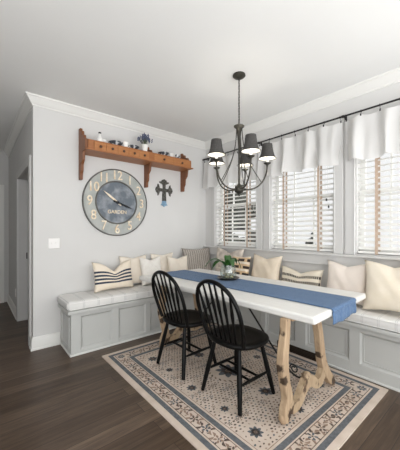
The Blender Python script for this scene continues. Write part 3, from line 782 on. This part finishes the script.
# ------------------------------------------------------------------ windsor chairs
def make_chair(label, loc, rotz):
    t = thing('windsor_chair', label, 'chair', loc, rotz, 'black windsor chairs')
    HS = .445
    b = MB(); n = 28     # shaped seat, front at +x
    def out(a, k=1):
        c, s = math.cos(a), math.sin(a); rx = .225 if c > 0 else .212
        return Vector((rx*math.copysign(abs(c)**.8, c)*k, .232*math.copysign(abs(s)**.8, s)*k, 0))
    lev = [(.88, -.024), (.975, -.016), (1.0, .0), (.985, .012), (.93, .018), (.7, .009), (.4, .006), (.05, .006)]
    rings = [[b.bm.verts.new(out(2*math.pi*j/n, k) + Vector((0, 0, HS+z))) for j in range(n)] for k, z in lev]
    b._f(rings[0][::-1]); b._f(rings[-1])
    for A, B in zip(rings, rings[1:]):
        for j in range(n): b._f([A[j], A[(j+1) % n], B[(j+1) % n], B[j]])
    b.build('seat', M['black'], t, smooth=60)
    foot, topp = {}, {}
    for sx in (-1, 1):
        for sy in (-1, 1):
            f = Vector((.198*sx if sx > 0 else -.2, .2*sy, 0)); p = Vector((.125*sx, .125*sy, HS-.012)); foot[sx, sy] = f; topp[sx, sy] = p
            b = MB(); b.tube([f + (p-f)*k for k in (0, .05, .35, .42, .7, 1)], [.0145, .016, .019, .020, .018, .014], 10); b.build('leg', M['black'], t, smooth=60)
    def at(sx, sy, z): f, p = foot[sx, sy], topp[sx, sy]; return f + (p-f)*(z/p.z)
    mids = {}
    for sy in (-1, 1):
        a, c = at(-1, sy, .175), at(1, sy, .175); b = MB(); b.tube([a+(c-a)*k for k in (0, .25, .5, .75, 1)], [.008, .0115, .013, .0115, .008], 8); b.build('stretcher', M['black'], t, smooth=60); mids[sy] = (a, c)
    for k in (.36, .64):
        a = mids[-1][0]+(mids[-1][1]-mids[-1][0])*k; c = mids[1][0]+(mids[1][1]-mids[1][0])*k
        b = MB(); b.tube([a+(c-a)*q for q in (0, .25, .5, .75, 1)], [.008, .0105, .0115, .0105, .008], 8); b.build('stretcher', M['black'], t, smooth=60)
    # hoop
    def lean(z): return -.150 - (z-HS)*.30
    hoop = [(-.195, HS+.004), (-.215, HS+.12), (-.224, HS+.21), (-.214, HS+.31), (-.168, HS+.402), (-.086, HS+.457), (0, HS+.473)]
    hoop = hoop + [(-y, z) for y, z in hoop[-2::-1]]
    H = spline([(lean(z), y, z) for y, z in hoop], 6)
    b = MB(); b.tube(H, .0155, 10); b.build('back_hoop', M['black'], t, smooth=60)
    for k in range(6):
        y0 = -.125+.05*k; y1 = y0*1.36
        zz = HS+.485-.0*abs(y1)
        best = min((p for p in H if p.z > HS+.25), key=lambda p: abs(p.y-y1)); e = Vector(best); s = Vector((-.158, y0, HS+.008))
        b = MB(); b.tube([s+(e-s)*q for q in (0, .2, .45, .6, .8, 1)], [.008, .0085, .0105, .0138, .0095, .007], 8, flat=1); b.build('spindle', M['black'], t, smooth=60)
    return t
make_chair('black spindle back chair nearer the viewer, beside the middle of the table', (1.625, 1.465, .0165), R(0))
make_chair('black spindle back chair farther from the viewer, nearer the clock wall', (1.585, 2.09, .0165), R(2))

# ------------------------------------------------------------------ clock
CX, CZ, CR = 1.447, 1.68, .438
t = thing('wall_clock', 'large round zinc clock with cream numerals on the back wall', 'clock', (CX, YW-.001, CZ))
rot = Matrix.Rotation(R(90), 3, 'X')        # lathe axis z -> -y
def disc(prof, n=64): return MB().lathe(prof, (0, 0, 0), n, rot)
disc([(CR-.014, 0), (CR, 0), (CR, .026), (CR-.004, .03), (CR-.010, .03), (CR-.014, .026), (CR-.014, .002)], 72).build('rim', M['clockrim'], t)
disc([(CR-.013, .0), (CR-.013, .02), (.28, .02), (.28, 0)], 72).build('chapter_ring', M['clockring'], t)
disc([(.285, .0), (.285, .03), (.281, .034), (.27, .034), (.266, .028), (.266, 0)], 72).build('inner_rim', M['clockrim'], t)
disc([(.268, 0), (.268, .024), (.02, .024)], 64).build('face', M['clockface'], t)
def text_mesh(name, s, size, m, parent, mtx, depth=.004):
    cu = bpy.data.curves.new(name, 'FONT'); cu.body = s; cu.size = size; cu.align_x = 'CENTER'; cu.align_y = 'CENTER'; cu.extrude = depth; cu.offset = size*.008
    tmp = bpy.data.objects.new(name, cu); C.objects.link(tmp)
    dg = bpy.context.evaluated_depsgraph_get(); me = bpy.data.meshes.new_from_object(tmp.evaluated_get(dg)); 
    C.objects.unlink(tmp); bpy.data.objects.remove(tmp)
    me.transform(mtx); me.materials.clear(); me.materials.append(m)
    o = bpy.data.objects.new(name, me); C.objects.link(o); o.parent = parent; return o
RT = Matrix.Rotation(R(90), 4, 'X')
for k in range(1, 13):
    a = R(90-30*k); r = .352
    text_mesh('numeral', str(k), .168, M['number'], t, Matrix.Translation((r*math.cos(a), -.026, r*math.sin(a))) @ RT @ Matrix.Diagonal((.85, 1, 1, 1)), .006)
text_mesh('lettering', 'GARDEN', .064, M['number'], t, Matrix.Translation((0, -.027, -.125)) @ RT, .003)
for a, l, w in ((R(90-307), .235, .011), (R(90-110), .225, .010)):
    b = MB(); m3 = Matrix.Rotation(-a, 4, 'Y')
    b.prism([(-.06, -w), (l*.6, -w*1.3), (l, 0), (l*.6, w*1.3), (-.06, w)], 1, -.040, -.036, m3)
    o = b.build('clock_hand', M['number'] if l > .23 else M['hand'], t, smooth=0)
disc([(.018, .024), (.018, .044), (.008, .048)], 16).build('hub', M['hand'], t)

# ------------------------------------------------------------------ wall shelf
SX0, SX1, SY = .985, 2.525, 3.175
t = thing('wall_shelf', 'long honey pine wall shelf with small drawers above the clock', 'shelf', (0, YW, 0))
D = YW-SY
b = MB(); b.box((SX0, -D-.012, 2.236), (SX1, -.001, 2.252)); b.build('bottom_board', M['pine'], t, bevel=.003)
b = MB(); b.box((SX0+.018, -D+.006, 2.346), (SX1-.03, -.001, 2.360)); b.build('top_board', M['pine'], t, bevel=.002)
b = MB(); b.box((SX0+.018, -.02, 2.252), (SX1-.03, -.001, 2.346)); b.box((SX0+.018, -D+.004, 2.252), (1.066, -.02, 2.346)); b.box((1.785, -D+.004, 2.252), (1.858, -.02, 2.346)); b.box((2.475, -D+.004, 2.252), (SX1-.03, -.02, 2.346)); b.build('carcass', M['pine'], t, smooth=0)
dr = [1.069+.143*k for k in range(6)]
spans = [(dr[k], dr[k+1]) for k in range(5)] + [(1.86, 2.166), (2.166, 2.473)]
for a, c in spans:
    d = MB().box((a+.0015, -D, 2.2535), (c-.0015, -.03, 2.3445)).build('drawer', M['pinedr'], t, bevel=.002)
    MB().lathe([(.007, 0), (.007, .008), (.016, .014), (.016, .022), (.008, .027)], ((a+c)/2, -D, 2.292), 12, rot).build('knob', M['knob'], d)
# brackets: end board on the left, scrolled ones below and above
def bracket(x, th, full):
    low = [(0, 1.92), (-.07, 1.92), (-.075, 1.99), (-.10, 2.02), (-.105, 2.10), (-.15, 2.14), (-.17, 2.236)]
    up = [(-.25, 2.237), (-.255, 2.36), (-.20, 2.38), (-.19, 2.42), (-.13, 2.43), (-.12, 2.485), (-.065, 2.495), (-.055, 2.535), (0, 2.535)] if full else [(-.17, 2.370), (-.2, 2.372), (-.17, 2.42), (-.11, 2.43), (-.10, 2.475), (-.05, 2.48), (-.04, 2.515), (0, 2.515)]
    MB().prism(low + up, 0, x-th/2, x+th/2).build('bracket', M['pinev'], t, smooth=0, bevel=.003)
bracket(SX0+.002, .03, True); bracket(1.865, .03, False); bracket(2.50, .03, False)

# things on the shelf
ZSH = 2.3605
def place(o, loc, label, cat, group=None):
    o.location = loc; return tag(o, label, cat, group)
o = thing('ceramic_bird', 'small white ceramic bottle figure with dark cap at the shelf left end', 'ornament', (1.15, 3.22, ZSH))
MB().lathe([(.03, 0), (.038, .012), (.036, .035), (.022, .055), (.014, .07), (.012, .10)], (0, 0, 0), 20).ball((.045, 0, .028), .03, 1.3, .8, .7).build('body', M['white'], o)
MB().lathe([(.013, .10), (.016, .102), (.016, .116), (.008, .12)], (0, 0, 0), 16).build('cap', M['dark'], o)
def cup(name, loc, label, m, r=.035, h=.055, handle=True):
    t = thing(name, label, 'cup', loc)
    MB().lathe([(r*.55, 0), (r*.6, .004), (r*.9, h*.5), (r, h), (r*.92, h), (r*.8, h*.5), (r*.4, .008)], (0, 0, 0), 22).build('bowl', m, t)
    if handle: MB().tube([(r*.85+.022*math.sin(a), 0, h*.5+.018*math.cos(a)) for a in [k*math.pi/8 for k in range(9)]], .004, 6).build('handle', m, t)
    return t
def saucer(loc, label, r=.085, m='china'):
    o = MB().lathe([(r*.45, 0), (r*.5, .004), (r, .046), (r*1.02, .050), (r*.96, .050), (r*.5, .014), (.004, .008)], (0, 0, 0), 26).build('china_saucer', M[m], None, smooth=40)
    o.location = loc; return tag(o, label, 'saucer', 'china on the wall shelf')
saucer((1.362, 3.26, ZSH), 'dark patterned saucer left of the white cup on the shelf', .088)
cup('white_teacup', (1.472, 3.215, ZSH), 'plain white cup between two patterned saucers on the shelf', M['white'], .042, .06)
saucer((1.60, 3.27, ZSH), 'dark patterned saucer right of the white cup on the shelf', .08)
t3 = thing('lavender_pot', 'white pot of dusty purple lavender at the middle of the shelf', 'plant', (1.755, 3.24, ZSH))
MB().lathe([(.028, 0), (.032, .01), (.042, .08), (.044, .095), (.038, .095), (.034, .07)], (0, 0, 0), 20).build('pot', M['white'], t3)
rnd = random.Random(3); bs, bl = MB(), MB()
for k in range(46):
    a, r = rnd.uniform(0, 6.28), rnd.uniform(.1, 1); l = rnd.uniform(.10, .17); tip = Vector((math.cos(a)*r*.105, math.sin(a)*r*.105, .09+l*(1-.35*r))); bs.tube([(0, 0, .07), tuple(tip*.5+Vector((0, 0, .04))), tuple(tip)], .0016, 4)
    for q in range(4): bl.ball(tip + Vector((rnd.uniform(-.006, .006), rnd.uniform(-.006, .006), -.012*q)), .0068, 1, 1, 1.4, n=6)
bs.build('stems', M['stemg'], t3); bl.build('flower_heads', M['lav'], t3)
saucer((2.06, 3.26, ZSH), 'dark patterned saucer on the right half of the shelf', .075)
cup('white_teacup', (2.165, 3.22, ZSH), 'plain white cup beside the saucer on the right half of the shelf', M['white'], .038, .05)
cup('patterned_teacup', (2.28, 3.23, ZSH), 'small blue and white cup nearest the right end of the shelf', M['china'], .035, .055)

# ------------------------------------------------------------------ cross, switch
t = thing('wall_cross', 'ornate pewter wall cross with blue lower tip beneath the shelf', 'cross', (2.18, YW-.001, 1.915))
def fleur(b, a, l, w, y0, y1):
    m3 = Matrix.Rotation(-a, 4, 'Y')
    b.prism([(0, -w*.45), (l*.5, -w*.5), (l*.62, -w*1.5), (l*.74, -w*1.75), (l*.78, -w*.9), (l*.9, -w*.8), (l, 0), (l*.9, w*.8), (l*.78, w*.9), (l*.74, w*1.75), (l*.62, w*1.5), (l*.5, w*.5), (0, w*.45)], 1, y0, y1, m3)
b = MB()
fleur(b, R(90), .165, .05, -.016, 0); fleur(b, R(0), .15, .05, -.016, 0); fleur(b, R(180), .15, .05, -.016, 0)
b.prism([(-.028, 0), (.028, 0), (.036, -.16), (-.036, -.16)], 1, -.016, 0)
b.ball((0, -.016, 0), .035, 1, .5, 1)
for a in (0, 90, 180, 270): b.ball((.085*math.cos(R(a)), -.016, .085*math.sin(R(a))), .018, 1, .6, 1)
b.build('cross_body', M['cross'], t, smooth=40, bevel=.003)
b = MB(); b.prism([(-.034, -.16), (.034, -.16), (.04, -.20), (.062, -.225), (.03, -.228), (0, -.25), (-.03, -.228), (-.062, -.225), (-.04, -.20)], 1, -.016, 0)
b.build('lower_tip', M['crossblue'], t, smooth=40, bevel=.003)['label'] = 'blue patina foot of the cross'
t = thing('light_switch', 'white double light switch plate on the wall left of the clock', 'light switch', (.705, YW-.001, 1.165))
MB().box((-.058, -.007, -.058), (.058, 0, .058)).build('cover_plate', M['switch'], t, bevel=.003)
for x in (-.023, .023):
    MB().box((x-.006, -.018, -.004), (x+.006, -.007, .014)).box((x-.009, -.0085, -.02), (x+.009, -.007, .02)).build('toggle', M['switch'], t)

# ------------------------------------------------------------------ chandelier
HX, HY = 1.92, 1.715
t = thing('chandelier', 'dark bronze five arm chandelier with charcoal shades hanging over the table', 'chandelier', (HX, HY, 0))
MB().lathe([(.058, ZC), (.06, ZC-.012), (.05, ZC-.022), (.03, ZC-.034), (.012, ZC-.04)][::-1], (0, 0, 0), 28).build('ceiling_canopy', M['bronze'], t)
b = MB(); z = ZC-.04; k = 0
while z > 2.318:
    c = [( (.007*math.cos(a) if k % 2 else 0), (0 if k % 2 else .007*math.cos(a)), z-.014+.0165*math.sin(a)) for a in [i*math.pi/5 for i in range(10)]]
    b.tube(c, .0022, 5, closed=True); z -= .0265; k += 1
b.build('chain', M['bronze'], t)
MB().tube([(0.004, .004, ZC-.04), (.006, .004, 2.5), (.0, .0, 2.31)], .003, 6).build('cord', M['bronze'], t)
MB().lathe([(.004, 1.632), (.009, 1.640), (.006, 1.652), (.014, 1.658), (.036, 1.67), (.046, 1.692), (.040, 1.716), (.020, 1.738), (.009, 1.755), (.009, 2.10), (.013, 2.16), (.02, 2.23), (.028, 2.27), (.048, 2.285), (.05, 2.295), (.02, 2.305), (.006, 2.32)], (0, 0, 0), 24).build('column', M['bronze'], t, smooth=45)
RA = .262
for k in range(5):
    a = R(-40-4+72*k); d = Vector((math.cos(a), math.sin(a), 0))
    def V(r, z): return tuple(d*r + Vector((0, 0, z)))
    b = MB(); b.tube(bez(V(.03, 1.70), V(.16, 1.67), V(RA, 1.76), V(RA, 1.93), 14), .0075, 8)
    b.tube(bez(V(.028, 2.275), V(.035, 2.02), V(.10, 1.93), V(.205, 1.765), 14), .004, 6)
    b.lathe([(.006, 1.905), (.012, 1.925), (.03, 1.935), (.034, 1.942), (.012, 1.944)], V(RA, 0), 16)
    ar = b.build('arm', M['bronze'], t, smooth=45)
    MB().lathe([(.0105, 1.944), (.0105, 2.02), (.004, 2.024)], V(RA, 0), 12).lathe([(.006, 2.02), (.013, 2.04), (.008, 2.068), (.002, 2.085)], V(RA, 0), 12).build('candle', M['shadein'], ar)
    bl_ = bpy.data.lights.new('bulb', 'POINT'); bl_.energy = 0.45; bl_.color = (1, .93, .82); bl_.shadow_soft_size = .012
    bo = bpy.data.objects.new('bulb', bl_); C.objects.link(bo); bo.parent = t; bo.location = V(RA+.03, 2.055)
    zb, zt_ = 1.983, 2.118
    prof = [(.083, zb), (.074, zb+.012), (.065, zb+.03), (.056, zb+.06), (.050, zb+.10), (.046, zt_)]
    s = MB(); s.lathe(prof, V(RA, 0), 26, cap=False); so = s.build('lamp_shade', M['shade'], ar, smooth=60)
    s = MB(); s.lathe([(r-.0025, z) for r, z in prof], V(RA, 0), 26, cap=False); s.build('shade_lining', M['shadein'], so, smooth=60)
    s = MB(); s.tube([V2 for V2 in [(d.x*RA+.082*math.cos(q), d.y*RA+.082*math.sin(q), zb) for q in [i*2*math.pi/26 for i in range(26)]]], .003, 6, closed=True)
    for q in range(3): s.tube([V(RA, 2.02), (d.x*RA+.053*math.cos(q*2.094), d.y*RA+.053*math.sin(q*2.094), 2.095)], .0015, 5)
    s.build('shade_ring', M['bronze'], so)
